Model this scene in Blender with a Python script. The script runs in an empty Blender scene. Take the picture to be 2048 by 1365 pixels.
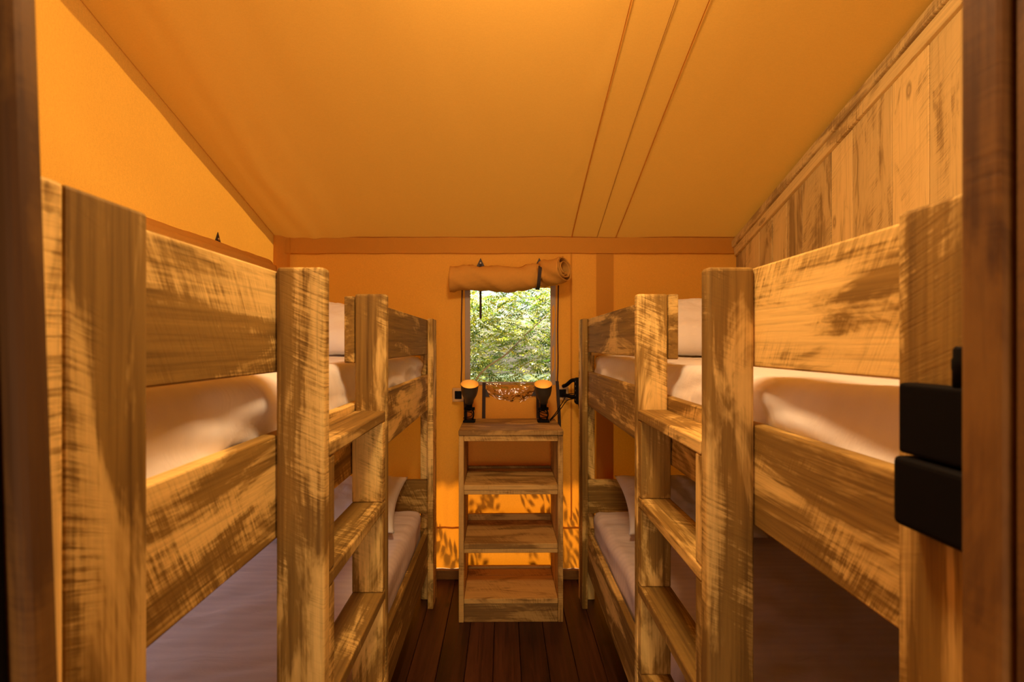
import bpy, bmesh, math, random
from mathutils import Vector, Matrix, noise
R = math.radians
PI = math.pi
random.seed(11)
SC = bpy.context.scene
COL = SC.collection
H = 1.42            # eye height: heights below are written relative to the eye, floor = -H

# ------------------------------------------------------------------ camera, world, light, exposure
cam_d = bpy.data.cameras.new('camera')
cam = bpy.data.objects.new('camera', cam_d); COL.objects.link(cam)
cam.location = (0, 0, H); cam.rotation_euler = (R(90), 0, 0)
cam_d.sensor_width = 36; cam_d.lens = 16.0; cam_d.clip_start = .01; cam_d.clip_end = 200
cam_d.shift_x = (1024-1008)/2048; cam_d.shift_y = (690-682.5)/2048
cam_d.dof.use_dof = True; cam_d.dof.focus_distance = 1.7; cam_d.dof.aperture_fstop = 4.5
SC.camera = cam
SC.view_settings.view_transform = 'Standard'; SC.view_settings.look = 'None'
SC.view_settings.gamma = 1; SC.view_settings.use_curve_mapping = False
SC.view_settings.exposure = 0.12

world = bpy.data.worlds.new('sky'); SC.world = world; world.use_nodes = True
wn = world.node_tree; wn.nodes.clear()
wo = wn.nodes.new('ShaderNodeOutputWorld'); wb = wn.nodes.new('ShaderNodeBackground'); ws = wn.nodes.new('ShaderNodeTexSky')
ws.sky_type = 'NISHITA'; ws.sun_disc = False; ws.sun_elevation = R(58); ws.dust_density = 2.5
wb.inputs[1].default_value = .22
wn.links.new(ws.outputs[0], wb.inputs[0]); wn.links.new(wb.outputs[0], wo.inputs[0])

def light(name, kind, loc, energy, color, **k):
    d = bpy.data.lights.new(name, kind); d.energy = energy; d.color = color
    for a, b in k.items(): setattr(d, a, b)
    o = bpy.data.objects.new(name, d); COL.objects.link(o); o.location = loc
    return o
SUN_EL, SUN_AZ = R(62), R(24)       # sun stands behind the back wall, a little to the left
sd = Vector((-math.sin(SUN_AZ)*math.cos(SUN_EL), math.cos(SUN_AZ)*math.cos(SUN_EL), math.sin(SUN_EL)))
sun = light('sun', 'SUN', (0, 6, 6), 26.0, (1, .93, .82), angle=R(1.2))
sun.rotation_euler = sd.to_track_quat('Z', 'Y').to_euler()
# warm ceiling lamp of the sleeping cabin, above the frame by the door
lamp = light('ceiling_lamp', 'POINT', (.05, .68, H+1.06), 56, (1, .73, .41), shadow_soft_size=.13)
# added fill behind the camera, standing in for daylight from the living tent
fill = light('living_tent_fill', 'AREA', (0, -1.6, H-.40), 27, (1, .71, .46), shape='RECTANGLE', size=1.0, size_y=1.6)
fill.rotation_euler = (R(90), 0, 0)

# ------------------------------------------------------------------ node helpers
def mat(name):
    m = bpy.data.materials.new(name); m.use_nodes = True
    nt = m.node_tree; nt.nodes.clear()
    return m, nt
class NT:
    def __init__(s, nt): s.nt = nt
    def n(s, t, **k):
        x = s.nt.nodes.new('ShaderNode'+t)
        for a, b in k.items(): setattr(x, a, b)
        return x
    def put(s, sock, v):
        if hasattr(v, 'is_output') or isinstance(v, bpy.types.NodeSocket): s.nt.links.new(v, sock)
        else: sock.default_value = v
    def math(s, op, a, b=0., c=None, clamp=False):
        x = s.n('Math', operation=op, use_clamp=clamp); s.put(x.inputs[0], a); s.put(x.inputs[1], b)
        if c is not None: s.put(x.inputs[2], c)
        return x.outputs[0]
    def vmul(s, v, f):
        x = s.n('VectorMath', operation='MULTIPLY'); s.put(x.inputs[0], v); x.inputs[1].default_value = f; return x.outputs[0]
    def noise(s, v, scale, detail=3., rough=.55, dist=0.):
        x = s.n('TexNoise'); s.put(x.inputs['Vector'], v); x.inputs['Scale'].default_value = scale
        x.inputs['Detail'].default_value = detail; x.inputs['Roughness'].default_value = rough; x.inputs['Distortion'].default_value = dist
        return x.outputs[0]
    def ramp(s, f, stops, interp='LINEAR'):
        x = s.n('ValToRGB'); s.put(x.inputs[0], f); cr = x.color_ramp; cr.interpolation = interp
        while len(cr.elements) < len(stops): cr.elements.new(.5)
        for e, (p, c) in zip(cr.elements, stops):
            e.position = p; e.color = (c, c, c, 1) if not hasattr(c, '__len__') else (*c, 1)
        return x.outputs[0]
    def mix(s, f, a, b, blend='MIX'):
        x = s.n('Mix', data_type='RGBA', blend_type=blend); s.put(x.inputs[0], f)
        for k, v in ((6, a), (7, b)):
            s.put(x.inputs[k], (*v, 1) if isinstance(v, tuple) and len(v) == 3 else v)
        return x.outputs[2]
    def bump(s, h, strength, dist):
        x = s.n('Bump'); s.put(x.inputs['Height'], h); x.inputs['Strength'].default_value = strength; x.inputs['Distance'].default_value = dist
        return x.outputs[0]
    def attr(s, name, out='Vector'):
        return s.n('Attribute', attribute_name=name).outputs[out]
    def out(s, sh):
        o = s.n('OutputMaterial'); s.nt.links.new(sh, o.inputs[0])
    def pbr(s, col, rough=.6, normal=None, **k):
        p = s.n('BsdfPrincipled'); s.put(p.inputs['Base Color'], (*col, 1) if isinstance(col, tuple) and len(col) == 3 else col)
        s.put(p.inputs['Roughness'], rough)
        if normal is not None: s.nt.links.new(normal, p.inputs['Normal'])
        for a, b in k.items(): s.put(p.inputs[a.replace('_', ' ')], b)
        return p.outputs[0]

def wood_material(name, light_c, mid_c, dark_c, saw=1., stain=.5, rough=.72):
    m, nt = mat(name); t = NT(nt)
    g = t.attr('grain'); tone = t.attr('tone', 'Fac')
    sx = t.n('SeparateXYZ'); nt.links.new(g, sx.inputs[0])
    fine = t.noise(t.vmul(g, (4, 150, 90)), 1., 5, .6, .3)
    grain = t.noise(t.vmul(g, (1.6, 34, 20)), 1., 4, .55, 1.2)
    # saw marks: irregular oblique streaks across the board
    u = t.math('ADD', sx.outputs[0], t.math('MULTIPLY', sx.outputs[1], .45))
    v = t.math('SUBTRACT', sx.outputs[1], t.math('MULTIPLY', sx.outputs[0], .45))
    cv = t.n('CombineXYZ'); t.put(cv.inputs[0], u); t.put(cv.inputs[1], v); t.put(cv.inputs[2], sx.outputs[2])
    saw_n = t.noise(t.vmul(cv.outputs[0], (170, 9, 9)), 1., 4, .68, .5)
    saw_on = t.ramp(t.noise(t.vmul(g, (4.2, 9, 5)), 1., 3), [(.44, 0.), (.60, 1.)])
    wob = t.noise(t.vmul(g, (9, 14, 9)), 1., 3)
    # bare and stained patches with ragged, streaky edges
    pt = t.noise(t.vmul(g, (2.6, 9.5, 6)), 1., 5, .62, .9)
    pt = t.math('ADD', pt, t.math('MULTIPLY', t.math('MULTIPLY', t.math('SUBTRACT', saw_n, .5), saw_on), .62*saw))
    pt = t.math('ADD', pt, t.math('MULTIPLY', t.math('SUBTRACT', fine, .5), .26))
    pt = t.math('ADD', pt, t.math('MULTIPLY', t.math('SUBTRACT', tone, .5), .16))
    pt = t.math('ADD', t.math('MULTIPLY', t.math('SUBTRACT', pt, .5), 1.25), .5)
    patch = t.ramp(pt, [(stain-.055, 0.), (stain+.065, 1.)])
    base = t.mix(t.ramp(grain, [(.3, 0.), (.7, 1.)]), mid_c, light_c)
    base = t.mix(t.math('MULTIPLY', t.ramp(pt, [(stain+.02, 0.), (stain+.16, 1.)]), .8), base, light_c)
    stained = t.mix(t.ramp(t.math('ADD', t.math('MULTIPLY', fine, .45), t.math('MULTIPLY', grain, .55)), [(.32, 0.), (.70, 1.)]), dark_c, mid_c)
    col = t.mix(patch, stained, base)
    sawn = t.math('MULTIPLY', t.ramp(saw_n, [(.34, 1.), (.52, 0.)]), saw_on)
    col = t.mix(t.math('MULTIPLY', sawn, .36*saw), col, dark_c)
    col = t.mix(t.math('MULTIPLY', t.ramp(fine, [(.52, 0.), (.70, 1.)]), .30), col, dark_c)
    col = t.mix(1., col, t.ramp(tone, [(0., .84), (1., 1.16)]), 'MULTIPLY')
    # knots
    vo = t.n('TexVoronoi', feature='F1'); nt.links.new(t.vmul(g, (3.1, 8.5, 4)), vo.inputs['Vector']); vo.inputs['Scale'].default_value = 1.
    kd = t.math('ADD', vo.outputs['Distance'], t.math('MULTIPLY', wob, .04))
    ring = t.ramp(kd, [(.06, .85), (.085, .35), (.10, .8), (.15, 0.)])
    kc = t.n('SeparateColor'); nt.links.new(vo.outputs['Color'], kc.inputs[0])
    ring = t.math('MULTIPLY', ring, t.math('GREATER_THAN', kc.outputs[0], .5))
    col = t.mix(t.math('MULTIPLY', ring, .8), col, (dark_c[0]*.75, dark_c[1]*.62, dark_c[2]*.5))
    hgt = t.math('ADD', t.math('MULTIPLY', sawn, -.8*saw), t.math('MULTIPLY', fine, -.7))
    nb = t.bump(hgt, .55, .0012)
    t.out(t.pbr(col, rough, nb, Specular_IOR_Level=.3))
    return m

M = {}
M['wood'] = wood_material('reclaimed_wood', (.88, .59, .185), (.43, .245, .048), (.135, .067, .011), .62, .535)
M['plank'] = wood_material('wall_plank_wood', (.72, .50, .185), (.52, .34, .115), (.26, .155, .05), .8, .39)
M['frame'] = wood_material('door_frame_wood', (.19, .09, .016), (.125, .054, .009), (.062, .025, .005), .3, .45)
M['pine'] = wood_material('shelf_wood', (.60, .36, .105), (.40, .22, .055), (.16, .078, .018), .5, .47)

def floor_material():
    m, nt = mat('dark_floor_boards'); t = NT(nt)
    g = t.attr('grain'); fine = t.noise(t.vmul(g, (3, 110, 60)), 1., 5, .6, .4); big = t.noise(t.vmul(g, (1.5, 16, 8)), 1., 4, .55, 1.2)
    tone = t.attr('tone', 'Fac')
    f = t.math('ADD', t.math('MULTIPLY', fine, .5), t.math('MULTIPLY', big, .5))
    f = t.math('ADD', f, t.math('MULTIPLY', t.math('SUBTRACT', tone, .5), .2))
    col = t.ramp(f, [(.3, (.016, .0045, .002)), (.5, (.052, .015, .006)), (.72, (.11, .036, .015))])
    vo = t.n('TexVoronoi', feature='F1'); nt.links.new(t.vmul(g, (3.3, 7, 4)), vo.inputs['Vector']); vo.inputs['Scale'].default_value = 1.
    col = t.mix(t.ramp(vo.outputs['Distance'], [(.05, .85), (.13, 0.)]), col, (.012, .004, .002))
    t.out(t.pbr(col, t.ramp(fine, [(.3, .36), (.7, .55)]), t.bump(fine, .4, .001), Specular_IOR_Level=.4))
    return m
M['floor'] = floor_material()

def canvas_material(name, refl, trans, amount, var=.10):
    m, nt = mat(name); t = NT(nt)
    tc = t.n('TexCoord').outputs['Object']
    n1 = t.noise(tc, 240., 3, .7); n2 = t.noise(t.vmul(tc, (60, 60, 900)), 1., 2); n3 = t.noise(t.vmul(tc, (900, 200, 60)), 1., 2)
    w = t.math('ADD', t.math('ADD', t.math('MULTIPLY', n1, .5), t.math('MULTIPLY', n2, .25)), t.math('MULTIPLY', n3, .25))
    f = t.ramp(w, [(.35, 1.-var), (.65, 1.+var)])
    c1 = t.mix(1., (*refl, 1), f, 'MULTIPLY'); c2 = t.mix(1., (*trans, 1), f, 'MULTIPLY')
    nb = t.bump(w, .25, .0008)
    d = t.n('BsdfDiffuse'); nt.links.new(c1, d.inputs[0]); nt.links.new(nb, d.inputs['Normal'])
    tr = t.n('BsdfTranslucent'); nt.links.new(c2, tr.inputs[0])
    mx = t.n('MixShader'); mx.inputs[0].default_value = amount
    nt.links.new(d.outputs[0], mx.inputs[1]); nt.links.new(tr.outputs[0], mx.inputs[2])
    t.out(mx.outputs[0]); return m
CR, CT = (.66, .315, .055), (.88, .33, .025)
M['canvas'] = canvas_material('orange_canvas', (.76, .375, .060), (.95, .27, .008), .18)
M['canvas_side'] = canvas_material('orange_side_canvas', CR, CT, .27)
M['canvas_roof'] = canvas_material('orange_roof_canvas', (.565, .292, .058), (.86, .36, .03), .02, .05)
M['canvas_dbl'] = canvas_material('doubled_canvas', (.58, .27, .040), (.7, .25, .02), .22, .06)
M['canvas_roll'] = canvas_material('rolled_canvas', (.60, .29, .055), (.7, .28, .03), .12, .06)

def cloth_material(name, c1, c2, k):
    m, nt = mat(name); t = NT(nt)
    tc = t.n('TexCoord').outputs['Object']
    n = t.noise(t.vmul(tc, (5, 16, 9)), 1., 4, .6, .8)
    st = t.n('TexWave', wave_type='BANDS', bands_direction='Y'); nt.links.new(tc, st.inputs[0]); st.inputs['Scale'].default_value = 9.
    col = t.mix(t.math('MULTIPLY', st.outputs['Fac'], k*4), c1, c2)
    t.out(t.pbr(col, .75, t.bump(n, .35, .010), Specular_IOR_Level=.25)); return m
M['sheet'] = cloth_material('white_sheet', (.84, .77, .70), (.80, .73, .66), .1)
M['sheet_shade'] = cloth_material('shade_tinted_striped_sheet', (.74, .61, .555), (.69, .565, .52), .2)  # woven stripes; the mauve tint paints in the cool shade of the lower bunks
def pillow_material():
    m, nt = mat('pillow_cotton'); t = NT(nt)
    tc = t.n('TexCoord').outputs['Object']
    n = t.noise(t.vmul(tc, (7, 11, 6)), 1., 4, .6, 1.2)
    t.out(t.pbr((.86, .80, .755), .75, t.bump(n, .5, .010), Specular_IOR_Level=.25)); return m
M['pillow'] = pillow_material()
def simple(name, col, rough=.5, **k):
    m, nt = mat(name); t = NT(nt)
    tc = t.n('TexCoord').outputs['Object']; n = t.noise(tc, 60., 3)
    c = t.mix(t.math('MULTIPLY', n, .35), col, tuple(x*.6 for x in col))
    t.out(t.pbr(c, rough, t.bump(n, .08, .001), **k)); return m
M['black'] = simple('black_plastic', (.006, .005, .005), .6, Specular_IOR_Level=.06)
M['strap'] = simple('dark_webbing', (.030, .016, .012), .8)
M['zip'] = simple('dark_red_zip', (.07, .014, .010), .6)
M['tab'] = simple('brown_leatherette', (.040, .028, .020), .6)
M['steel'] = simple('rivet_steel', (.6, .6, .58), .3, Metallic=1.)
M['socket'] = simple('socket_plate', (.62, .36, .12), .5)
M['lampshade'] = simple('dark_enamel', (.050, .040, .026), .45)
M['gold'] = simple('yellow_lining', (.95, .60, .14), .5)
M['grey_tape'] = simple('grey_window_tape', (.36, .27, .20), .6)
M['bark'] = simple('pale_bark', (.50, .38, .26), .85)
M['earth'] = simple('grassy_ground', (.045, .065, .014), .95)

def pane_material():
    m, nt = mat('clear_pvc'); t = NT(nt)
    tr = t.n('BsdfTransparent'); tr.inputs[0].default_value = (.93, .95, .93, 1)
    gl = t.n('BsdfGlossy'); gl.inputs['Roughness'].default_value = .08
    fr = t.n('Fresnel'); fr.inputs[0].default_value = 1.45
    mx = t.n('MixShader'); nt.links.new(t.math('MULTIPLY', fr.outputs[0], .12), mx.inputs[0])
    nt.links.new(tr.outputs[0], mx.inputs[1]); nt.links.new(gl.outputs[0], mx.inputs[2])
    t.out(mx.outputs[0]); return m
M['pane'] = pane_material()
def flap_material():
    m, nt = mat('crumpled_clear_pvc'); t = NT(nt)
    tc = t.n('TexCoord').outputs['Object']
    nb = t.bump(t.noise(t.vmul(tc, (9, 9, 16)), 1., 2, .5, 1.), .9, .03)
    tr = t.n('BsdfTransparent'); tr.inputs[0].default_value = (.92, .90, .86, 1)
    gl = t.n('BsdfGlossy'); gl.inputs['Roughness'].default_value = .12; nt.links.new(nb, gl.inputs['Normal'])
    fr = t.n('Fresnel'); fr.inputs[0].default_value = 1.6; nt.links.new(nb, fr.inputs['Normal'])
    mx = t.n('MixShader'); nt.links.new(t.math('MULTIPLY_ADD', fr.outputs[0], 1.6, .12, True), mx.inputs[0])
    nt.links.new(tr.outputs[0], mx.inputs[1]); nt.links.new(gl.outputs[0], mx.inputs[2])
    t.out(mx.outputs[0]); return m
M['flap'] = flap_material()
def leaf_material():
    m, nt = mat('leaves'); t = NT(nt)
    a = t.attr('tone', 'Fac')
    col = t.ramp(a, [(0., (.035, .075, .012)), (.25, (.12, .24, .02)), (.55, (.40, .46, .035)), (.8, (.74, .58, .04)), (1., (.74, .76, .46))])
    d = t.n('BsdfDiffuse'); nt.links.new(col, d.inputs[0]); tr = t.n('BsdfTranslucent'); nt.links.new(col, tr.inputs[0])
    gl = t.n('BsdfGlossy'); gl.inputs['Roughness'].default_value = .35; gl.inputs[0].default_value = (.9, .95, 1, 1)
    m1 = t.n('MixShader'); m1.inputs[0].default_value = .6; nt.links.new(d.outputs[0], m1.inputs[1]); nt.links.new(tr.outputs[0], m1.inputs[2])
    m2 = t.n('MixShader'); m2.inputs[0].default_value = .035; nt.links.new(m1.outputs[0], m2.inputs[1]); nt.links.new(gl.outputs[0], m2.inputs[2])
    t.out(m2.outputs[0]); return m
M['leaf'] = leaf_material()

# ------------------------------------------------------------------ object helpers
def tag(o, label=None, cat=None, group=None, kind=None):
    for k, v in (('label', label), ('category', cat), ('group', group), ('kind', kind)):
        if v: o[k] = v
    return o
def thing(name, label, cat, loc, group=None):
    o = bpy.data.objects.new(name, None); COL.objects.link(o); o.location = (loc[0], loc[1], loc[2]+H)
    o.empty_display_size = .05
    return tag(o, label, cat, group)
def wloc(p):
    v = Vector((0, 0, 0))
    while p is not None: v += p.location; p = p.parent
    return v
def link(name, me, m, parent=None, smooth=False, origin=None):
    """me: mesh in world coordinates (heights from the eye). One object with its origin inside it."""
    me.transform(Matrix.Translation((0, 0, H)))
    if origin is None:
        xs = [v.co for v in me.vertices]
        c = Vector([(min(x[i] for x in xs)+max(x[i] for x in xs))/2 for i in range(3)])
    else: c = Vector(origin) + Vector((0, 0, H))
    me.transform(Matrix.Translation(-c))
    for mm in (m if isinstance(m, (list, tuple)) else [m]): me.materials.append(mm)
    if smooth:
        for p in me.polygons: p.use_smooth = True
    o = bpy.data.objects.new(name, me); COL.objects.link(o)
    o.location = c - wloc(parent)
    o.parent = parent
    return o
def grain_attr(me, grains, tones):
    a = me.attributes.new('grain', 'FLOAT_VECTOR', 'POINT'); a.data.foreach_set('vector', [c for v in grains for c in v])
    b = me.attributes.new('tone', 'FLOAT', 'POINT'); b.data.foreach_set('value', tones)
def boxes_mesh(specs, bev=.004, seg=2):
    """specs: list of (lo, hi). Bevelled boxes with a wood-grain coordinate per vertex."""
    bm = bmesh.new(); grains, tones = [], []
    for sp in specs:
        lo, hi = Vector(sp[0]), Vector(sp[1]); b = bmesh.new()
        bmesh.ops.create_cube(b, size=1.)
        sz = hi-lo
        for v in b.verts: v.co = Vector([lo[i]+(v.co[i]+.5)*sz[i] for i in range(3)])
        if bev > 0: bmesh.ops.bevel(b, geom=list(b.edges), offset=min(bev, min(sz)*.45), segments=seg, profile=.5, affect='EDGES')
        ax = sorted(range(3), key=lambda i: -sz[i]); off = Vector([random.uniform(0, 40) for _ in range(3)]); tn = random.random()
        mp = {}
        for v in b.verts:
            mp[v] = bm.verts.new(v.co); grains.append(Vector((v.co[ax[0]]-lo[ax[0]], v.co[ax[1]]-lo[ax[1]], v.co[ax[2]]-lo[ax[2]]))+off); tones.append(tn)
        for f in b.faces: bm.faces.new([mp[v] for v in f.verts])
        b.free()
    me = bpy.data.meshes.new('m'); bm.to_mesh(me); bm.free(); grain_attr(me, grains, tones)
    return me
def board(name, lo, hi, parent=None, m='wood', bev=.004, seg=2):
    lo2 = [min(a, b) for a, b in zip(lo, hi)]; hi2 = [max(a, b) for a, b in zip(lo, hi)]
    return link(name, boxes_mesh([(lo2, hi2)], bev, seg), M[m], parent)
def grid_mesh(nu, nv, fn, hole=None):
    """fn(u, v) in 0..1 -> point. hole(u, v at the face centre) -> leave the face out."""
    vs = [fn(i/nu, j/nv) for j in range(nv+1) for i in range(nu+1)]; fs = []
    for j in range(nv):
        for i in range(nu):
            if hole and hole((i+.5)/nu, (j+.5)/nv): continue
            a = j*(nu+1)+i; fs.append((a, a+1, a+nu+2, a+nu+1))
    me = bpy.data.meshes.new('m'); me.from_pydata([tuple(v) for v in vs], [], fs); return me
def lathe_mesh(prof, n=32, mtx=None, close=False):
    vs, fs = [], []
    for r, z in prof:
        for k in range(n):
            a = 2*PI*k/n; vs.append(Vector((r*math.cos(a), r*math.sin(a), z)))
    if mtx: vs = [mtx @ v for v in vs]
    for i in range(len(prof)-1):
        for k in range(n): fs.append((i*n+k, i*n+(k+1) % n, (i+1)*n+(k+1) % n, (i+1)*n+k))
    if close: fs.append(tuple(range(n))[::-1]); fs.append(tuple((len(prof)-1)*n+k for k in range(n)))
    me = bpy.data.meshes.new('m'); me.from_pydata([tuple(v) for v in vs], [], fs); return me
def tube_mesh(pts, r, n=8, taper=None):
    pts = [Vector(p) for p in pts]; vs, fs = [], []; up = Vector((.13, .31, .94)).normalized()
    for i, p in enumerate(pts):
        d = (pts[min(i+1, len(pts)-1)]-pts[max(i-1, 0)]).normalized()
        a = d.cross(up)
        if a.length < .05: a = d.cross(Vector((1, 0, 0)))
        a.normalize(); b = d.cross(a).normalized(); rr = r if taper is None else r*(1+(taper-1)*i/(len(pts)-1))
        for k in range(n): vs.append(p+rr*(a*math.cos(2*PI*k/n)+b*math.sin(2*PI*k/n)))
    for i in range(len(pts)-1):
        for k in range(n): fs.append((i*n+k, i*n+(k+1) % n, (i+1)*n+(k+1) % n, (i+1)*n+k))
    fs.append(tuple(range(n))[::-1]); fs.append(tuple((len(pts)-1)*n+k for k in range(n)))
    me = bpy.data.meshes.new('m'); me.from_pydata([tuple(v) for v in vs], [], fs); return me
def bez(pts, n=10):
    """smooth curve through points (Catmull-Rom)"""
    P = [Vector(p) for p in pts]; P = [P[0]*2-P[1]]+P+[P[-1]*2-P[-2]]; o = []
    for i in range(1, len(P)-2):
        a, b, c, d = P[i-1:i+3]
        for k in range(n):
            t = k/n; o.append(.5*((2*b)+(c-a)*t+(2*a-5*b+4*c-d)*t*t+(3*b-a-3*c+d)*t**3))
    o.append(P[-2]); return o
def fbm(x, y, z=0., o=3):
    return noise.fractal(Vector((x, y, z)), .7, 2., o)

# ------------------------------------------------------------------ the setting
BY = 2.77; XL, XR = -1.385, 1.41; FY = .20
def roof_z(y): return .65+.37*(BY-y)
def roof(u, v):
    x = XL-.012+u*(XR-XL+.10); y = FY-.1+v*(BY+.62-FY+.1)
    z = roof_z(y)
    e = max(0., 1-abs(x-XL)/.20)
    z -= .012*math.sin(PI*min(1, max(0, (x-XL)/.5)))*(1 if x < XL+.5 else 0)
    z += .005*fbm(x*2.2, y*.7, 3)+.004*math.exp(-((x-.37)/.035)**2)*math.sin(y*9+fbm(x*8, y*3)*2)
    z += .0055*math.sin(x*46+fbm(x*3, y*1.2)*3)*math.exp(-((x+1.16)/.16)**2)*(.6+.4*math.sin(y*3))
    return (x, y, z)
ceil = link('ceiling', grid_mesh(150, 70, roof), M['canvas_roof'], smooth=True); tag(ceil, kind='structure')
def seam(name, x, w, dz, m):
    def f(u, v):
        y = .3+v*(BY-.305); return (x+(u-.5)*w+.004*math.sin(y*3+x*9), y, roof((x-XL+.012)/(XR-XL+.10), 0)[2]-roof_z(FY-.1)+roof_z(y)-dz+.0035*math.sin(PI*u))
    return link(name, grid_mesh(4, 50, f), M[m], ceil, smooth=True)
seam('seam', .412, .007, .008, 'canvas_dbl'); seam('seam', .672, .006, .008, 'canvas_dbl'); seam('seam', .560, .004, .007, 'canvas_roof')

# back wall with the window opening, soft vertical folds beside the window
WX0, WX1, WZ0, WZ1 = -.215, .292, -.228, .40
def wall_b_y(x, z):
    k = math.exp(-((abs(x-.04)-.34)/.13)**2)*(1/(1+math.exp((z-.25)*12)))
    return BY+.006*k*math.sin(x*62+fbm(x*5, z*1.5)*2)+.006*fbm(x*1.5, z*1.2, 9)
xs = sorted(set([XL+(XR+.06-XL)*i/110 for i in range(111)]+[WX0, WX1])); zs = sorted(set([-H+.06+(roof_z(BY)+H-.06+.03)*i/70 for i in range(71)]+[WZ0, WZ1]))
vs = [(x, wall_b_y(x, z), z) for z in zs for x in xs]; fs = []
for j in range(len(zs)-1):
    for i in range(len(xs)-1):
        if WX0 <= (xs[i]+xs[i+1])/2 <= WX1 and WZ0 <= (zs[j]+zs[j+1])/2 <= WZ1: continue
        a = j*len(xs)+i; fs.append((a, a+1, a+len(xs)+1, a+len(xs)))
me = bpy.data.meshes.new('m'); me.from_pydata(vs, [], fs)
wall_back = tag(link('wall_back', me, M['canvas'], smooth=True), kind='structure')
def strip(name, fn, nu, nv, m, parent): return link(name, grid_mesh(nu, nv, fn), M[m], parent, smooth=True)
strip('valance', lambda u, v: (XL+.06+u*(XR-XL-.08), BY-.012-.004*math.sin(u*90)*fbm(u*20, v)-.006*v, .650-.095*v+.003*fbm(u*12, 2)), 120, 4, 'canvas_dbl', wall_back)
strip('wall_seam', lambda u, v: (.408+(u-.5)*.010, wall_b_y(.408, .56-1.62*v)-.006, .56-1.62*v), 2, 40, 'canvas_dbl', wall_back)
strip('wall_panel', lambda u, v: (.560+u*.105, wall_b_y(.6, .56-1.62*v)-.007, .56-1.62*v), 2, 40, 'canvas_dbl', wall_back)
strip('hem', lambda u, v: (XL+u*(XR-XL), wall_b_y(XL+u*(XR-XL), -1.11)-.006, -1.105-.012*v), 60, 2, 'canvas_dbl', wall_back)
strip('corner_flap', lambda u, v: (XL+.008+u*.085, BY-.05+.04*u-.012*math.sin(u*7+v*3), .655-1.2*v), 10, 30, 'canvas_dbl', wall_back)

# left canvas wall: side window behind the bunk, opening lengthened to light lower bed
SY0, SY1, SZ0, SZ1 = .95, 2.42, -.76, .36
ys = sorted(set([FY+(BY-FY)*i/60 for i in range(61)]+[SY0, SY1])); nz = 40
zz = sorted(set([i/nz for i in range(nz+1)]))
vs, fs = [], []
for y in ys:
    top = roof_z(y)+.02
    for z in [-H+(top+H)*q for q in zz]: vs.append((XL+.004*fbm(y*1.5, z*1.2, 5), y, z))
for i in range(len(ys)-1):
    for j in range(nz):
        a = i*(nz+1)+j; ym = (ys[i]+ys[i+1])/2; zm = sum(vs[k][2] for k in (a, a+1, a+nz+1, a+nz+2))/4
        if SY0 < ym < SY1 and SZ0 < zm < SZ1: continue
        fs.append((a, a+1, a+nz+2, a+nz+1))
me = bpy.data.meshes.new('m'); me.from_pydata(vs, [], fs)
wall_left = tag(link('wall_left', me, M['canvas_side'], smooth=True), kind='structure')
# unseen boards added outside the left canvas wall to keep sun off its foot
for q, (ya, yb, zb) in enumerate(((FY, SY0-.03, -.16), (SY1+.03, BY+.02, -.16), (SY0-.029, SY1+.029, SZ0-.03))):
    tag(board('trim_%d' % (q+3), (XL-.075, ya, -H-.1), (XL-.045, yb, zb), None, 'frame'), kind='structure')
w2 = link('window_2', grid_mesh(6, 6, lambda u, v: (XL-.004, SY0-.02+u*(SY1-SY0+.04), SZ0-.03+v*(SZ1-SZ0+.06))), M['pane']); tag(w2, kind='structure')

# right wall: upright reclaimed planks under a raking trim board
sp = []; y = .36
while y < BY-.02:
    w = random.choice((.12, .145, .15, .17, .19)); y2 = min(BY+.006, y+w)
    if BY-y2 < .05: y2 = BY+.006
    sp.append((y, y2)); y = y2
bm_specs = [((XR+random.uniform(0, .004), a+.0012, -H), (XR+.03, b-.0012, roof_z((a+b)/2)-.02)) for a, b in sp]
me = boxes_mesh(bm_specs, .002, 1)
# plank tops follow the roof slope
for v in me.vertices:
    t = roof_z(v.co.y)-.025
    if v.co.z > 0.2 and (v.co.z > t-.08): v.co.z = min(v.co.z, 99) if v.co.z < t-.07 else t
wall_right = tag(link('wall_right', me, M['plank']), kind='structure')
def raked(name, x0, x1, h, drop, m, bev=.004):
    L = BY-.36; me = boxes_mesh([((x0, 0, -h), (x1, L*math.hypot(1, .37), 0))], bev, 2)
    mt = Matrix.Translation((0, .36, roof_z(.36)-drop)) @ Matrix.Rotation(-math.atan(.37), 4, 'X')
    me.transform(mt); return link(name, me, M[m])
tag(raked('trim_1', XR-.032, XR+.002, .042, .024, 'plank', .006), kind='structure')
tag(raked('trim_2', XR-.016, XR+.004, .055, .060, 'plank', .003), kind='structure')

# floor boards run from the door to the back wall
sp = []; x = -2.0
while x < 2.0:
    sp.append(((x+.001, -2.6, -H-.03), (x+.121, BY+.04, -H))); x += .122
floor = tag(link('floor', boxes_mesh(sp, .0025, 1), M['floor']), kind='structure')
tag(board('baseboard_back', (XL, BY-.024, -H), (XR, BY+.01, -H+.058), None, 'frame', .004), kind='structure')

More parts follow.
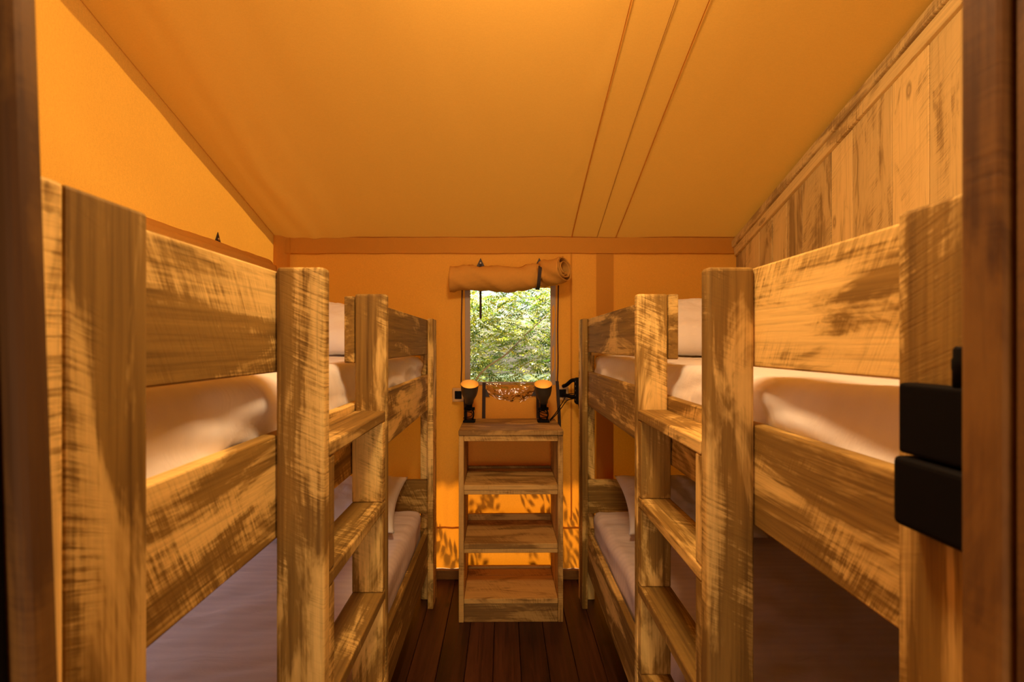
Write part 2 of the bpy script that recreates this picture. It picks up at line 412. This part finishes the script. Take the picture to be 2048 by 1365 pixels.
# front partition and the door frame the camera looks through
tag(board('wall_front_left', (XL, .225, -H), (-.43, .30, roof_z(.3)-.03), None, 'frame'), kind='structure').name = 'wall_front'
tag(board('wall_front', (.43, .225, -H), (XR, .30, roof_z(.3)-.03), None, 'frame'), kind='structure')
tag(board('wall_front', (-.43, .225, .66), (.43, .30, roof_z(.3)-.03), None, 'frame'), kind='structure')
door = bpy.data.objects.new('door_1', None); COL.objects.link(door); door.location = (0, .3, 0); tag(door, kind='structure')
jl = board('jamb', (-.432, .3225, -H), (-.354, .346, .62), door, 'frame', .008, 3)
sl = board('jamb_shade', (-.432, .290, -H), (-.3635, .3215, .62), door, 'frame', .002); sl.data.materials[0] = M['black']  # black strip painting in the shade of the recess beside the jamb
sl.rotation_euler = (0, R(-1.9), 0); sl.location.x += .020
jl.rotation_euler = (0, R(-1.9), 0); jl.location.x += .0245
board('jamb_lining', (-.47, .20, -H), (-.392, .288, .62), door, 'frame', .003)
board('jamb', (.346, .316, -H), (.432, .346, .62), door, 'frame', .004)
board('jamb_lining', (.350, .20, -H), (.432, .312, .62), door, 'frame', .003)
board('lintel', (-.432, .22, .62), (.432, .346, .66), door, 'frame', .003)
# the living tent behind the camera: its roof and side walls
lr = link('ceiling_living', grid_mesh(10, 10, lambda u, v: (XL-.3+u*(XR-XL+.6), FY-2.8*v, roof_z(FY)-.25*v)), M['canvas_roof'])
lr.name = 'ceiling'; tag(lr, kind='structure')
wl = link('wall_left', grid_mesh(4, 4, lambda u, v: (XL-.3, FY-2.8*u, -H+v*(H+1.4))), M['canvas']); tag(wl, kind='structure')
wr = link('wall_right', grid_mesh(4, 4, lambda u, v: (XR+.3, FY-2.8*u, -H+v*(H+1.4))), M['canvas']); tag(wr, kind='structure')
we = link('wall_front', grid_mesh(4, 4, lambda u, v: (XL-.3+u*(XR-XL+.6), FY-2.8, -H+v*(H+1.4))), M['canvas']); tag(we, kind='structure')

# ------------------------------------------------------------------ window on the back wall
win = bpy.data.objects.new('window_1', None); COL.objects.link(win); win.location = (.04, BY, H); tag(win, kind='structure')
link('window_pane', grid_mesh(20, 24, lambda u, v: (WX0-.005+u*(WX1-WX0+.01), BY+.004+.006*math.sin(PI*u)*math.sin(PI*v)+.003*fbm(u*4, v*4), WZ0-.01+v*(WZ1-WZ0+.015))), M['pane'], win, smooth=True)
for a, b, c, d in ((WX0-.022, WX0+.010, WZ0, WZ1), (WX1-.010, WX1+.022, WZ0, WZ1), (WX0-.02, WX1+.02, WZ0-.016, WZ0+.003)):
    board('window_frame', (a, BY-.008, c), (b, BY+.002, d), win, 'grey_tape', .002)
for x in (-.257, .326):
    link('zip', tube_mesh(bez([(x+.004, BY-.012, .36), (x-.001, BY-.014, .1), (x+.001, BY-.013, -.1), (x-.003, BY-.013, -.235)], 8), .0042, 8), M['zip'], win, smooth=True)
# crumpled clear plastic flap under the pane
def pvc(u, v):
    x = -.105+u*.32; z = WZ0-.004-.115*v*(.55+.45*math.sin(PI*u))
    return (x, BY-.016-.028*math.sin(PI*u)*math.sin(PI*min(1, v*1.1))-.016*fbm(u*3.2, v*2.6, 4)*v, z+.010*fbm(u*4, v*3, 8))
link('clear_flap', grid_mesh(60, 30, pvc), M['flap'], win, smooth=True)
# lower canvas panel of the window, slightly bulging under the pane
link('lower_panel', grid_mesh(24, 24, lambda u, v: (WX0-.03+u*(WX1-WX0+.06), BY-.009-.010*math.sin(PI*u)*math.sin(PI*v), WZ0-.02-.55*v)), M['canvas'], win, smooth=True)

# rolled-up canvas flap above the window
def roll_mesh(axis, n, r0, r1, turns, wr, pinch=()):
    A = [Vector(p) for p in axis]; vs, fs = [], []; nt = 64
    for i in range(n+1):
        s = i/n; k = s*(len(A)-1); j = min(int(k), len(A)-2); c = A[j].lerp(A[j+1], k-j)
        d = (A[min(j+1, len(A)-1)]-A[j]).normalized(); side = d.cross(Vector((0, 0, 1))).normalized(); up = side.cross(d)
        sc = 1.
        for p, wd, am in pinch: sc -= am*math.exp(-((s-p)/wd)**2)
        for q in range(nt+1):
            t = q/nt; a = -2.2+turns*2*PI*t; r = (r0+(r1-r0)*t**.7)*sc
            r += wr*t*fbm(s*7+math.sin(a), a*.6+s*5, 1.7)
            vs.append(c+side*(r*math.cos(a))+up*(r*1.05*math.sin(a)))
    for i in range(n):
        for q in range(nt):
            a = i*(nt+1)+q; fs.append((a, a+1, a+nt+2, a+nt+1))
    me = bpy.data.meshes.new('m'); me.from_pydata([tuple(v) for v in vs], [], fs); return me
ax = bez([(-.318, BY-.085, .392), (-.15, BY-.085, .388), (.02, BY-.085, .386), (.17, BY-.086, .398), (.25, BY-.105, .412), (.345, BY-.195, .434)], 8)
rf = link('rolled_flap', roll_mesh(ax, 90, .020, .071, 2.6, .016, [(.66, .05, .14), (.24, .04, .05)]), M['canvas_roll'], smooth=True)
sm = rf.modifiers.new('cloth_thickness', 'SOLIDIFY'); sm.thickness = .003
tag(rf, 'rolled up orange canvas flap above the back window', 'window flap')
rs = link('rolled_flap', roll_mesh([(XL+.075, 1.25, .40), (XL+.075, 1.7, .405), (XL+.075, 2.1, .41), (XL+.075, 2.49, .412)], 60, .020, .066, 2.4, .006), M['canvas_roll'], smooth=True)
rs.modifiers.new('cloth_thickness', 'SOLIDIFY').thickness = .003
tag(rs, 'rolled up orange canvas flap along the left wall above the top bunk', 'window flap')

def tri_mesh(c, w, h, t, axis='y'):
    b = bmesh.new(); pr = [(-w/2, 0), (w/2, 0), (0, h)]
    f = [b.verts.new((p[0], -t/2, p[1])) for p in pr]; g = [b.verts.new((p[0], t/2, p[1])) for p in pr]
    b.faces.new(f); b.faces.new(g[::-1])
    for i in range(3): b.faces.new((f[i], g[i], g[(i+1) % 3], f[(i+1) % 3]))
    bmesh.ops.recalc_face_normals(b, faces=b.faces); bmesh.ops.bevel(b, geom=list(b.edges), offset=.0012, segments=1, affect='EDGES')
    me = bpy.data.meshes.new('m'); b.to_mesh(me); b.free()
    if axis == 'x': me.transform(Matrix.Rotation(PI/2, 4, 'Z'))
    me.transform(Matrix.Translation(c)); return me
def ribbon(path, w, axis=Vector((1, 0, 0)), t=.003):
    P = bez(path, 8); vs, fs = [], []
    for i, p in enumerate(P):
        d = (P[min(i+1, len(P)-1)]-P[max(i-1, 0)]).normalized(); n = d.cross(axis).normalized()
        for sx, sn in ((-1, -1), (1, -1), (1, 1), (-1, 1)): vs.append(p+axis*(sx*w/2)+n*(sn*t/2))
    for i in range(len(P)-1):
        for k in range(4): fs.append((i*4+k, i*4+(k+1) % 4, i*4+4+(k+1) % 4, i*4+4+k))
    fs += [(3, 2, 1, 0), tuple(len(vs)-4+k for k in range(4))]
    me = bpy.data.meshes.new('m'); me.from_pydata([tuple(v) for v in vs], [], fs); return me
def disc(c, r, t, axis='y'):
    me = lathe_mesh([(r*.2, t), (r*.8, t*.8), (r, 0)], 12, close=True)
    me.transform(Matrix.Rotation(PI/2, 4, 'X') if axis == 'y' else Matrix.Rotation(PI/2, 4, 'Y')); me.transform(Matrix.Translation(c)); return me
TG = 'dark tie straps around the back window'
def tie(x, z, label, path, w=.017):
    t = thing('tie_strap', label, 'strap', (x, BY-.01, z), TG)
    link('triangle_tab', tri_mesh((x, BY-.012, z), .050, .052, .004), M['tab'], t)
    link('rivet', disc((x, BY-.016, z+.020), .007, .004), M['steel'], t, smooth=True)
    if path: link('webbing', ribbon(path, w), M['strap'], t)
    return t
tie(-.142, .474, 'dark strap with triangle tab hanging loose behind the left half of the window roll',
    [(-.142, BY-.016, .49), (-.143, BY-.010, .42), (-.143, BY-.010, .35), (-.142, BY-.012, .27), (-.142, BY-.012, .157)], .014)
tie(.214, .476, 'dark strap with triangle tab wrapped round the right half of the window roll',
    [(.212, BY-.018, .498), (.209, BY-.09, .478), (.206, BY-.166, .44), (.202, BY-.170, .39), (.199, BY-.150, .345), (.198, BY-.10, .325), (.198, BY-.04, .335), (.198, BY-.014, .35)], .020)
t = thing('tie_strap', 'triangle tab on the left canvas wall above the rolled flap', 'strap', (XL+.008, 2.187, .488), TG)
link('triangle_tab', tri_mesh((XL+.010, 2.187, .488), .050, .055, .004, 'x'), M['tab'], t)
link('rivet', disc((XL+.013, 2.187, .508), .007, .004, 'x'), M['steel'], t, smooth=True)
def lower_strap(label, path, w, tab):
    t = thing('hanging_strap', label, 'strap', (path[0][0], BY-.02, path[0][2]), 'dark straps hanging below the back window')
    link('webbing', ribbon(path, w), M['strap'], t)
    if tab: link('triangle_tab', tri_mesh((tab[0], BY-.022, tab[1]), .045, .05, .004), M['tab'], t)
lower_strap('dark strap below the window just right of the left lamp', [(-.119, BY-.055, -.226), (-.120, BY-.052, -.30), (-.121, BY-.046, -.40), (-.121, BY-.044, -.50)], .020, (-.108, -.315))
lower_strap('dark strap hanging behind the left spot lamp', [(-.232, BY-.055, -.31), (-.230, BY-.052, -.38), (-.229, BY-.050, -.44), (-.229, BY-.05, -.50)], .020, None)
lower_strap('dark strap hanging behind the right spot lamp', [(.200, BY-.055, -.24), (.203, BY-.05, -.34), (.204, BY-.05, -.42), (.204, BY-.05, -.50)], .020, (.188, -.31))
lower_strap('long dark strap between the right spot lamp and the socket', [(.318, BY-.045, -.218), (.323, BY-.05, -.30), (.328, BY-.055, -.40), (.332, BY-.058, -.52)], .019, None)

# ------------------------------------------------------------------ bunk beds
def bunk(s, P, where):
    """s = -1 left, +1 right. P: aisle plane of rails etc."""
    a = P['a']; X = lambda d: s*(a+d)           # d: distance from the aisle face of the rails towards the wall
    t = thing('bunk_bed', P['label'], 'bunk bed', (s*(a+.46), 1.46, -H), 'reclaimed wood bunk beds')
    W = P['w']; y0, y1 = .366, 2.56; top = .14
    def B(name, d0, d1, ya, yb, za, zb, par=t, bev=.004, seg=2): return board(name, (X(d0), ya, za), (X(d1), yb, zb), par, 'wood', bev, seg)
    # corner legs: a side board and a return board meeting in an L
    for (ya, yb, ea, eb) in ((.3945, .486, y0, .3935), (2.44, 2.531, 2.532, y1)):
        for da, db, ra, rb in ((-.03, 0, -.03, .055), (W, W+.03, W-.055, W+.03)):
            l = B('leg', da, db, ya, yb, -H, top, bev=.004)
            B('leg_return', ra, rb, ea, eb, -H, top, l, .004)
    # aisle side: guard rails, upper and lower side rails
    g0, g1 = P['guard']; u0, u1 = P['rail']
    B('guard_rail', .001, .028, .396, .846, g0, g1, bev=.003); B('guard_rail', .001, .028, 1.246, 2.528, g0, g1, bev=.003)
    B('side_rail', .001, .028, .396, 2.528, u0, u1, bev=.003)
    B('side_rail', .001, .028, .396, 2.528, -1.225, -1.016, bev=.003)
    # wall side and ends
    B('side_rail', W-.028, W-.001, .396, 2.528, u0, u1); B('side_rail', W-.028, W-.001, .396, 2.528, -1.225, -1.016)
    for ya, yb in ((.396, .422), (2.502, 2.529)):
        B('end_rail', .03, W-.03, ya, yb, -.06, .12); B('end_rail', .03, W-.03, ya, yb, u0, u1-.002)
        B('end_rail', .002 if ya > 1 else .03, W-.03, ya, yb, -.93, -.745); B('end_rail', .03, W-.03, ya, yb, -1.225, -1.018)
    B('mattress_base', .03, W-.03, .424, 2.500, u0+.06, u0+.082); B('mattress_base', .03, W-.03, .424, 2.500, -1.16, -1.138)
    # ladder: two upright boards, treads between them, spacer boards under every tread
    lo = -P['lad']; ys = ((.816, .846), (1.248, 1.277))
    ups = [B('ladder_upright', lo, 0, ya, yb, -H, top, bev=.007, seg=3) for ya, yb in ys]
    tz = [P['t0']-k*P['dt'] for k in range(5)]
    for k, z in enumerate(tz):
        B('ladder_tread', lo+.001, -.001, .847, 1.247, z-.028, z, bev=.004)
        zb = (tz[k+1]+.0005) if k < 4 else -H
        for up, (ya, yb) in zip(ups, ((.8465, .874), (1.220, 1.2475))):
            B('ladder_spacer', lo+.002, -.002, ya, yb, zb, z-.0285, up, .003)
    return t
LP = dict(a=.41, w=.93, guard=(-.05, .133), rail=(-.351, -.163), lad=.087, t0=-.181, dt=.2425, label='left reclaimed wood bunk bed with a plank ladder, standing along the canvas wall')
RP = dict(a=.45, w=.92, guard=(-.04, .139), rail=(-.326, -.145), lad=.085, t0=-.178, dt=.236, label='right reclaimed wood bunk bed with a plank ladder, standing along the plank wall')
bunk(-1, LP, 'left'); bunk(1, RP, 'right')

# ------------------------------------------------------------------ bedding
def mattress_mesh(s, xa, xb, ya, yb, z0, z1, seed, drape, wr=.6, r=.045):
    """rounded slab of sheeted mattress; folds hang on its aisle side"""
    w = xb-xa; h = z1-z0; prof = []
    def arc(cx, cz, a0, a1, n): return [(cx+r*math.cos(a0+(a1-a0)*i/n), cz+r*math.sin(a0+(a1-a0)*i/n)) for i in range(n+1)]
    pts = []
    n = 5
    pts += arc(r, r, PI*1.5, PI, n); 
    for i in range(1, 14): pts.append((0, r+(h-2*r)*i/14))
    pts += arc(r, h-r, PI, PI*.5, n)
    for i in range(1, 40): pts.append((r+(w-2*r)*i/40, h))
    pts += arc(w-r, h-r, PI*.5, 0, n)
    for i in range(1, 4): pts.append((w, h-r-(h-2*r)*i/4))
    pts += arc(w-r, r, 0, -PI*.5, n)
    N = 150; vs, fs = [], []; L = yb-ya
    for j in range(N+1):
        y = ya+L*j/N; e = min(y-ya, yb-y); k = 1.
        ins = 0.
        if e < r: ins = r-math.sqrt(max(0, r*r-(r-e)**2))
        for (px, pz) in pts:
            x = px; z = pz
            x = min(max(x, ins*.9), w-ins*.9); z = min(max(z, ins*.6), h-ins)
            side = max(0., 1-px/.06)*(1 if pz > r*.5 else .3); zt = pz/h
            f = 0.
            if side > 0:
                f = drape*(.9*fbm(y*3.0+zt*1.1, zt*1.2-y*1.2, seed)+.55*math.sin(y*9-zt*4.0+3*fbm(y*1.7, zt, seed+5)))*(1-.35*zt)
                x += side*f + side*.002
            tp = max(0., (zt-.8)/.2)
            z += tp*(.006*fbm(px*4, y*3.5, seed+2)+wr*(.004*fbm(px*3, y*13+px*2, seed+3)-.004*abs(fbm(px*2.2, y*8, seed+4))))
            vs.append((s*(xa+x), y, z0+z))
    m = len(pts)
    for j in range(N):
        for i in range(m):
            q = (j*m+i, j*m+(i+1) % m, (j+1)*m+(i+1) % m, (j+1)*m+i); fs.append(q if s > 0 else q[::-1])
    a = tuple(range(m)); b = tuple(N*m+i for i in range(m)); fs += [a[::-1], b] if s > 0 else [a, b[::-1]]
    me = bpy.data.meshes.new('m'); me.from_pydata(vs, [], fs); return me
def mattress(s, P, up, label):
    z0 = P['rail'][0]+.083 if up else -1.137; z1 = (-.058 if up else -.90)
    o = link('mattress', mattress_mesh(s, P['a']+.034, P['a']+P['w']-.034, .43, 2.492, z0, z1, 3.1+s+2*up, .020 if up else .007, .6 if up else 1.6), M['sheet' if up else 'sheet_shade'], smooth=True)
    return tag(o, label, 'mattress', 'sheeted bunk mattresses')
mattress(-1, LP, 1, 'white sheeted mattress on the top left bunk'); mattress(1, RP, 1, 'white sheeted mattress on the top right bunk')
mattress(-1, LP, 0, 'shade tinted sheeted mattress on the bottom left bunk'); mattress(1, RP, 0, 'shade tinted sheeted mattress on the bottom right bunk')
def pillow_mesh(w, d, t, seed):
    n = 44; vs, fs = [], []
    def pt(u, v, sg):
        pu = 1-.09*(1-v*v)**1.0*abs(u)**4; pv = 1-.09*(1-u*u)**1.0*abs(v)**4
        x = u*w/2*pu; y = v*d/2*pv
        th = ((1-abs(u)**3.2)*(1-abs(v)**3.2))
        z = sg*t/2*max(th, 0)**.62
        k = max(th, 0)**.5
        z += k*(.012*fbm(x*7, y*7, seed+sg)+.010*abs(fbm(x*10+y*4, y*6, seed*2)))
        z -= sg*.004*math.sin(30*(u+v*.6))*max(0, abs(u)-.7)*3*k
        return (x, y, z)
    for sg in (1, -1):
        b = len(vs)
        for j in range(n+1):
            for i in range(n+1): vs.append(pt(-1+2*i/n, -1+2*j/n, sg))
        for j in range(n):
            for i in range(n):
                a = b+j*(n+1)+i; q = (a, a+1, a+n+2, a+n+1); fs.append(q if sg > 0 else q[::-1])
    bm = bmesh.new(); me = bpy.data.meshes.new('m'); me.from_pydata(vs, [], fs); bm.from_mesh(me)
    bmesh.ops.remove_doubles(bm, verts=bm.verts, dist=.0004); bm.to_mesh(me); bm.free(); return me
def pillow(loc, rx, rz, w, d, t, seed, label, ry=0):
    me = pillow_mesh(w, d, t, seed); me.transform(Matrix.Rotation(rz, 4, 'Z') @ Matrix.Rotation(rx, 4, 'X') @ Matrix.Rotation(ry, 4, 'Y')); me.transform(Matrix.Translation(loc))
    return tag(link('pillow', me, M['pillow'], smooth=True), label, 'pillow', 'white bunk pillows')
pillow((-.935, 2.30, .082), R(34), R(4), .58, .42, .16, 1.3, 'white pillow propped at the far end of the top left bunk')
pillow((1.0, 2.28, .090), R(38), R(-6), .58, .42, .17, 4.4, 'white pillow propped at the far end of the top right bunk')
pillow((-.82, 2.26, -.79), R(20), R(3), .62, .42, .13, 7.7, 'white pillow at the far end of the bottom left bunk')
pillow((.89, 2.24, -.785), R(22), R(-4), .62, .42, .13, 9.1, 'white pillow at the far end of the bottom right bunk')

# ------------------------------------------------------------------ shelf unit between the beds
sx = .034; SF, SB = 2.325, 2.66; hw = .267
sh = thing('shelf_unit', 'narrow open wooden shelf unit standing between the two bunk beds under the window', 'shelf', (sx, 2.49, -H))
def S(name, x0, x1, ya, yb, za, zb, par=sh, bev=.003): return board(name, (sx+x0, ya, za), (sx+x1, yb, zb), par, 'pine', bev)
S('top', -hw-.001, hw+.001, SF-.008, 2.70, -.463, -.437, bev=.004)
for a, b in ((-hw, -hw+.026), (hw-.026, hw)): S('side_panel', a, b, SF, SB, -H, -.464)
S('apron', -hw+.027, hw-.027, SF+.001, SF+.026, -.494, -.464)
for z in (-.717, -1.0165, -1.298):
    p = S('shelf', -hw+.027, hw-.027, SF-.001, SF+.235, z-.026, z)
    S('back_plank', -hw+.027, hw-.027, SF+.237, SB-.02, z-.026, z, p)
    S('shelf_rail', -hw+.027, hw-.027, SF+.003, SF+.028, z-.050 if z > -1.2 else -H, z-.027)
    S('back_rail', -hw+.027, hw-.027, SB-.019, SB, z-.026, z+(.034 if -1.2 < z < -.8 else .012))
sh.rotation_euler = (0, 0, R(.6))

# ------------------------------------------------------------------ two spot lamps on the shelf unit
def lamp_thing(x, y, label, yaw, tilt=R(24)):
    zt = -.437
    t = thing('spot_lamp', label, 'lamp', (x, y, zt), 'dark clip spot lamps on the shelf unit')
    mt = Matrix.Translation((x, y+.012, zt+.128)) @ Matrix.Rotation(yaw, 4, 'Z') @ Matrix.Rotation(tilt, 4, 'X')
    prof = [(.012, -.022), (.024, -.020), (.026, .0), (.032, .012), (.042, .035), (.047, .062), (.049, .095), (.0505, .100)]
    sd_ = link('shade', lathe_mesh(prof, 36, mt), M['lampshade'], t, smooth=True)
    link('shade_lining', lathe_mesh([(.0500, .1002), (.0475, .094), (.0455, .062), (.040, .035), (.030, .014), (.001, .006)], 36, mt), M['gold'], t, smooth=True)
    bm_ = lathe_mesh([(.006, .012), (.013, .022), (.018, .036), (.017, .048), (.010, .058), (.001, .062)], 20, mt)
    link('bulb', bm_, M['bulb'], t, smooth=True)
    link('socket_neck', lathe_mesh([(.017, -.066), (.019, -.060), (.019, -.030), (.023, -.021)], 20, mt, True), M['black'], t, smooth=True)
    # hinge, clamp jaws and base
    link('hinge', tube_mesh([(x-.030, y+.028, zt+.074), (x+.030, y+.028, zt+.074)], .009, 12), M['black'], t, smooth=True)
    for dx in (-.018, .018):
        link('clamp_arm', tube_mesh(bez([(x+dx, y+.030, zt+.074), (x+dx*1.4, y+.004, zt+.045), (x+dx*.9, y+.012, zt+.008)], 6), .0045, 8), M['black'], t, smooth=True)
    link('clamp_base', boxes_mesh([((x-.034, y-.012, zt+.001), (x+.034, y+.055, zt+.013))], .004, 2), M['black'], t)
    pts = [(x+.010, y+.035, zt+.085)]
    rnd = random.Random(int(x*1000))
    for k in range(9): pts.append((x+.026*math.sin(k*2.1+x*9)+rnd.uniform(-.006, .006), y+.002+.016*math.cos(k*1.7), zt+.078-.0073*k+rnd.uniform(-.010, .010)))
    pts.append((x+.028, y+.03, zt+.006))
    link('cord', tube_mesh(bez(pts, 8), .0024, 6), M['black'], t, smooth=True)
    return t
def bulb_mat():
    m, nt = mat('lit_bulb'); t = NT(nt)
    e = t.n('Emission'); e.inputs[0].default_value = (1, .62, .22, 1); e.inputs[1].default_value = 3.; t.out(e.outputs[0]); return m
M['bulb'] = bulb_mat()
lamp_thing(-.196, 2.555, 'dark cup shaped spot lamp with yellow lining on the left end of the shelf unit', R(8))
lamp_thing(.222, 2.555, 'dark cup shaped spot lamp with yellow lining on the right end of the shelf unit', R(-6))

# ------------------------------------------------------------------ sockets, adapter, cables
def socket(x, z, label):
    t = thing('wall_socket', label, 'socket', (x, BY-.02, z), 'sockets on the back wall')
    link('plate', boxes_mesh([((x-.036, BY-.034, z-.042), (x+.036, BY-.012, z+.042))], .004, 2), M['socket'], t)
    link('outlet', boxes_mesh([((x-.021, BY-.039, z-.024), (x+.021, BY-.033, z+.024))], .003, 2), M['black'], t)
socket(-.275, -.302, 'socket with a black outlet left of the left spot lamp')
socket(.352, -.292, 'socket with a black outlet right of the long strap')
pa = thing('power_strip', 'black power strip with two plugs beside the far post of the right bunk', 'power strip', (.445, BY-.11, -.27))
link('body', boxes_mesh([((.412, BY-.15, -.345), (.468, BY-.085, -.192))], .012, 3), M['black'], pa)
link('hook', boxes_mesh([((.436, BY-.13, -.1925), (.456, BY-.105, -.176))], .004, 2), M['black'], pa)
for k in range(5): link('rib', boxes_mesh([((.4105, BY-.153, -.322+.026*k), (.4125, BY-.149, -.312+.026*k))], .001, 1), M['steel'], pa)
for z, zz_ in ((-.206, -.248), (-.300, -.312)):
    link('plug', tube_mesh(bez([(.418, BY-.12, z), (.395, BY-.11, z-.004), (.370, BY-.085, zz_+.012), (.356, BY-.045, zz_ if zz_ > -.3 else -.302)], 6), .0115, 10), M['black'], pa, smooth=True)
link('strain_relief', tube_mesh([(.446, BY-.12, -.342), (.448, BY-.12, -.38), (.452, BY-.12, -.43)], .016, 12, .5), M['black'], pa, smooth=True)
link('power_cord', tube_mesh(bez([(.452, BY-.12, -.42), (.457, BY-.118, -.6), (.463, BY-.12, -.9), (.462, BY-.12, -1.2), (.460, BY-.125, -1.40), (.47, BY-.10, -1.41)], 10), .0085, 10), M['black'], pa, smooth=True)
lc = link('lamp_cable', tube_mesh(bez([(.262, 2.60, -.431), (.30, 2.62, -.39), (.34, 2.66, -.34), (.372, 2.68, -.295), (.408, 2.65, -.285)], 8), .0028, 8), M['black'], smooth=True)
tag(lc, 'thin black cable rising from the right spot lamp to the power strip', 'cable')
lc = link('lamp_cable', tube_mesh(bez([(.262, 2.585, -.432), (.295, 2.61, -.405), (.335, 2.66, -.37), (.37, 2.68, -.33), (.408, 2.66, -.315)], 8), .0028, 8), M['black'], smooth=True)
tag(lc, 'lower thin black cable crossing behind the long strap to the power strip', 'cable')

# black fitting on the near post of the right bunk, by the door jamb
lk = thing('lock_box', 'black square edged fitting of two stacked blocks beside the right door jamb', 'lock', (.405, .425, -.14))
link('upper_block', boxes_mesh([((.3995, .385, -.109), (.4195, .4625, -.038))], .004, 3), M['black'], lk)
link('lower_block', boxes_mesh([((.3945, .385, -.181), (.4195, .4640, -.1115))], .006, 3), M['black'], lk)
mt = Matrix.Translation((.4085, .404, -.0375))
link('knob', lathe_mesh([(.008, 0), (.008, .014), (.0085, .016), (.0085, .024), (.0075, .026), (.0075, .033), (.006, .036)], 20, mt, True), M['black'], lk, smooth=True)

# ------------------------------------------------------------------ outside
g = link('ground', grid_mesh(20, 20, lambda u, v: (-14+28*u, BY+.1+22*v, -H-.18+.05*fbm(u*9, v*9))), M['earth']); tag(g, kind='structure')
def leaves_mesh(n, centre, rad, size, seed, tone=(0., 1.), flat=.6, keep=None):
    rnd = random.Random(seed); vs, fs, tn = [], [], []
    while len(fs) < n*10:
        while True:
            p = Vector((rnd.uniform(-1, 1), rnd.uniform(-1, 1), rnd.uniform(-1, 1)))
            if p.length < 1: break
        p = Vector((p.x*rad[0], p.y*rad[1], p.z*rad[2]))+Vector(centre)
        if fbm(p.x*2.2, p.y*2.2, p.z*2.2+seed) < -.12: continue
        if keep and not keep(p): continue
        az = rnd.uniform(0, 2*PI); d = Vector((math.cos(az), math.sin(az), rnd.uniform(-.7, .25))).normalized()
        sd_ = d.cross(Vector((rnd.uniform(-.5, .5), rnd.uniform(-.5, .5), 1))).normalized()
        base = rnd.uniform(*tone)
        for k in range(5):                               # a spray of leaflets along a stalk
            for sg in (-1, 1):
                l = size*rnd.uniform(.7, 1.2); q = p+d*(k*size*.55); e = (d*.6+sd_*sg).normalized()
                up = Vector((rnd.uniform(-.3, .3), rnd.uniform(-.3, .3), 1)); w = e.cross(up).normalized()*l*.2
                b = len(vs); vs += [q, q+e*l*.45+w-Vector((0, 0, l*.04)), q+e*l-Vector((0, 0, l*.14)), q+e*l*.45-w-Vector((0, 0, l*.04))]
                fs.append((b, b+1, b+2, b+3)); tv = min(1, max(0, base+rnd.uniform(-.14, .14))); tn += [tv]*4
    me = bpy.data.meshes.new('m'); me.from_pydata([tuple(v) for v in vs], [], fs)
    a = me.attributes.new('tone', 'FLOAT', 'POINT'); a.data.foreach_set('value', tn); return me
def shrub(name, label, base, centre, rad, n, size, seed, tone, stems, keep=None):
    t = thing(name, label, 'shrub', (base[0], base[1], -H-.15), 'shrubs outside the back window')
    link('foliage', leaves_mesh(n, centre, rad, size, seed, tone, keep=keep), M['leaf'], t)
    for st in stems: link('stem', tube_mesh(bez(st, 8), .011, 8, .45), M['bark'], t, smooth=True)
GZ = -H-.15
shrub('leafy_shrub', 'yellow green feathery shrub close outside the back window', (.1, 4.3), (.1, 4.3, -.15), (1.3, .55, 1.05), 3200, .047, 3, (.05, 1.),
      [[(-.75, 4.0, GZ), (-.5, 3.95, -.9), (-.24, 3.9, -.30), (.02, 3.9, -.08), (.2, 3.95, .10), (.42, 4.0, .30)], [(.9, 4.5, GZ), (.95, 4.5, -.6), (.9, 4.5, .1), (1., 4.5, .6)]])
shrub('leafy_shrub', 'tall green shrub behind the yellow green one outside the window', (.9, 6.0), (.6, 6.0, .35), (2.6, .8, 2.0), 4600, .065, 5, (.05, .95),
      [[(.9, 6., GZ), (.85, 6., -.5), (.9, 6, .6), (.8, 6, 1.4)]])
# low plant at the foot of the back wall: its shadow falls on the lit canvas
shrub('low_plant', 'low leafy plant growing against the outside of the back wall', (.0, 3.2), (.05, 3.16, -.72), (1.1, .22, .50), 60, .060, 12, (.1, .6),
      [[(-.3, 3.2, GZ), (-.28, 3.17, -1.1), (-.2, 3.15, -.6)], [(.5, 3.2, GZ), (.46, 3.17, -1.1), (.4, 3.15, -.6)]])
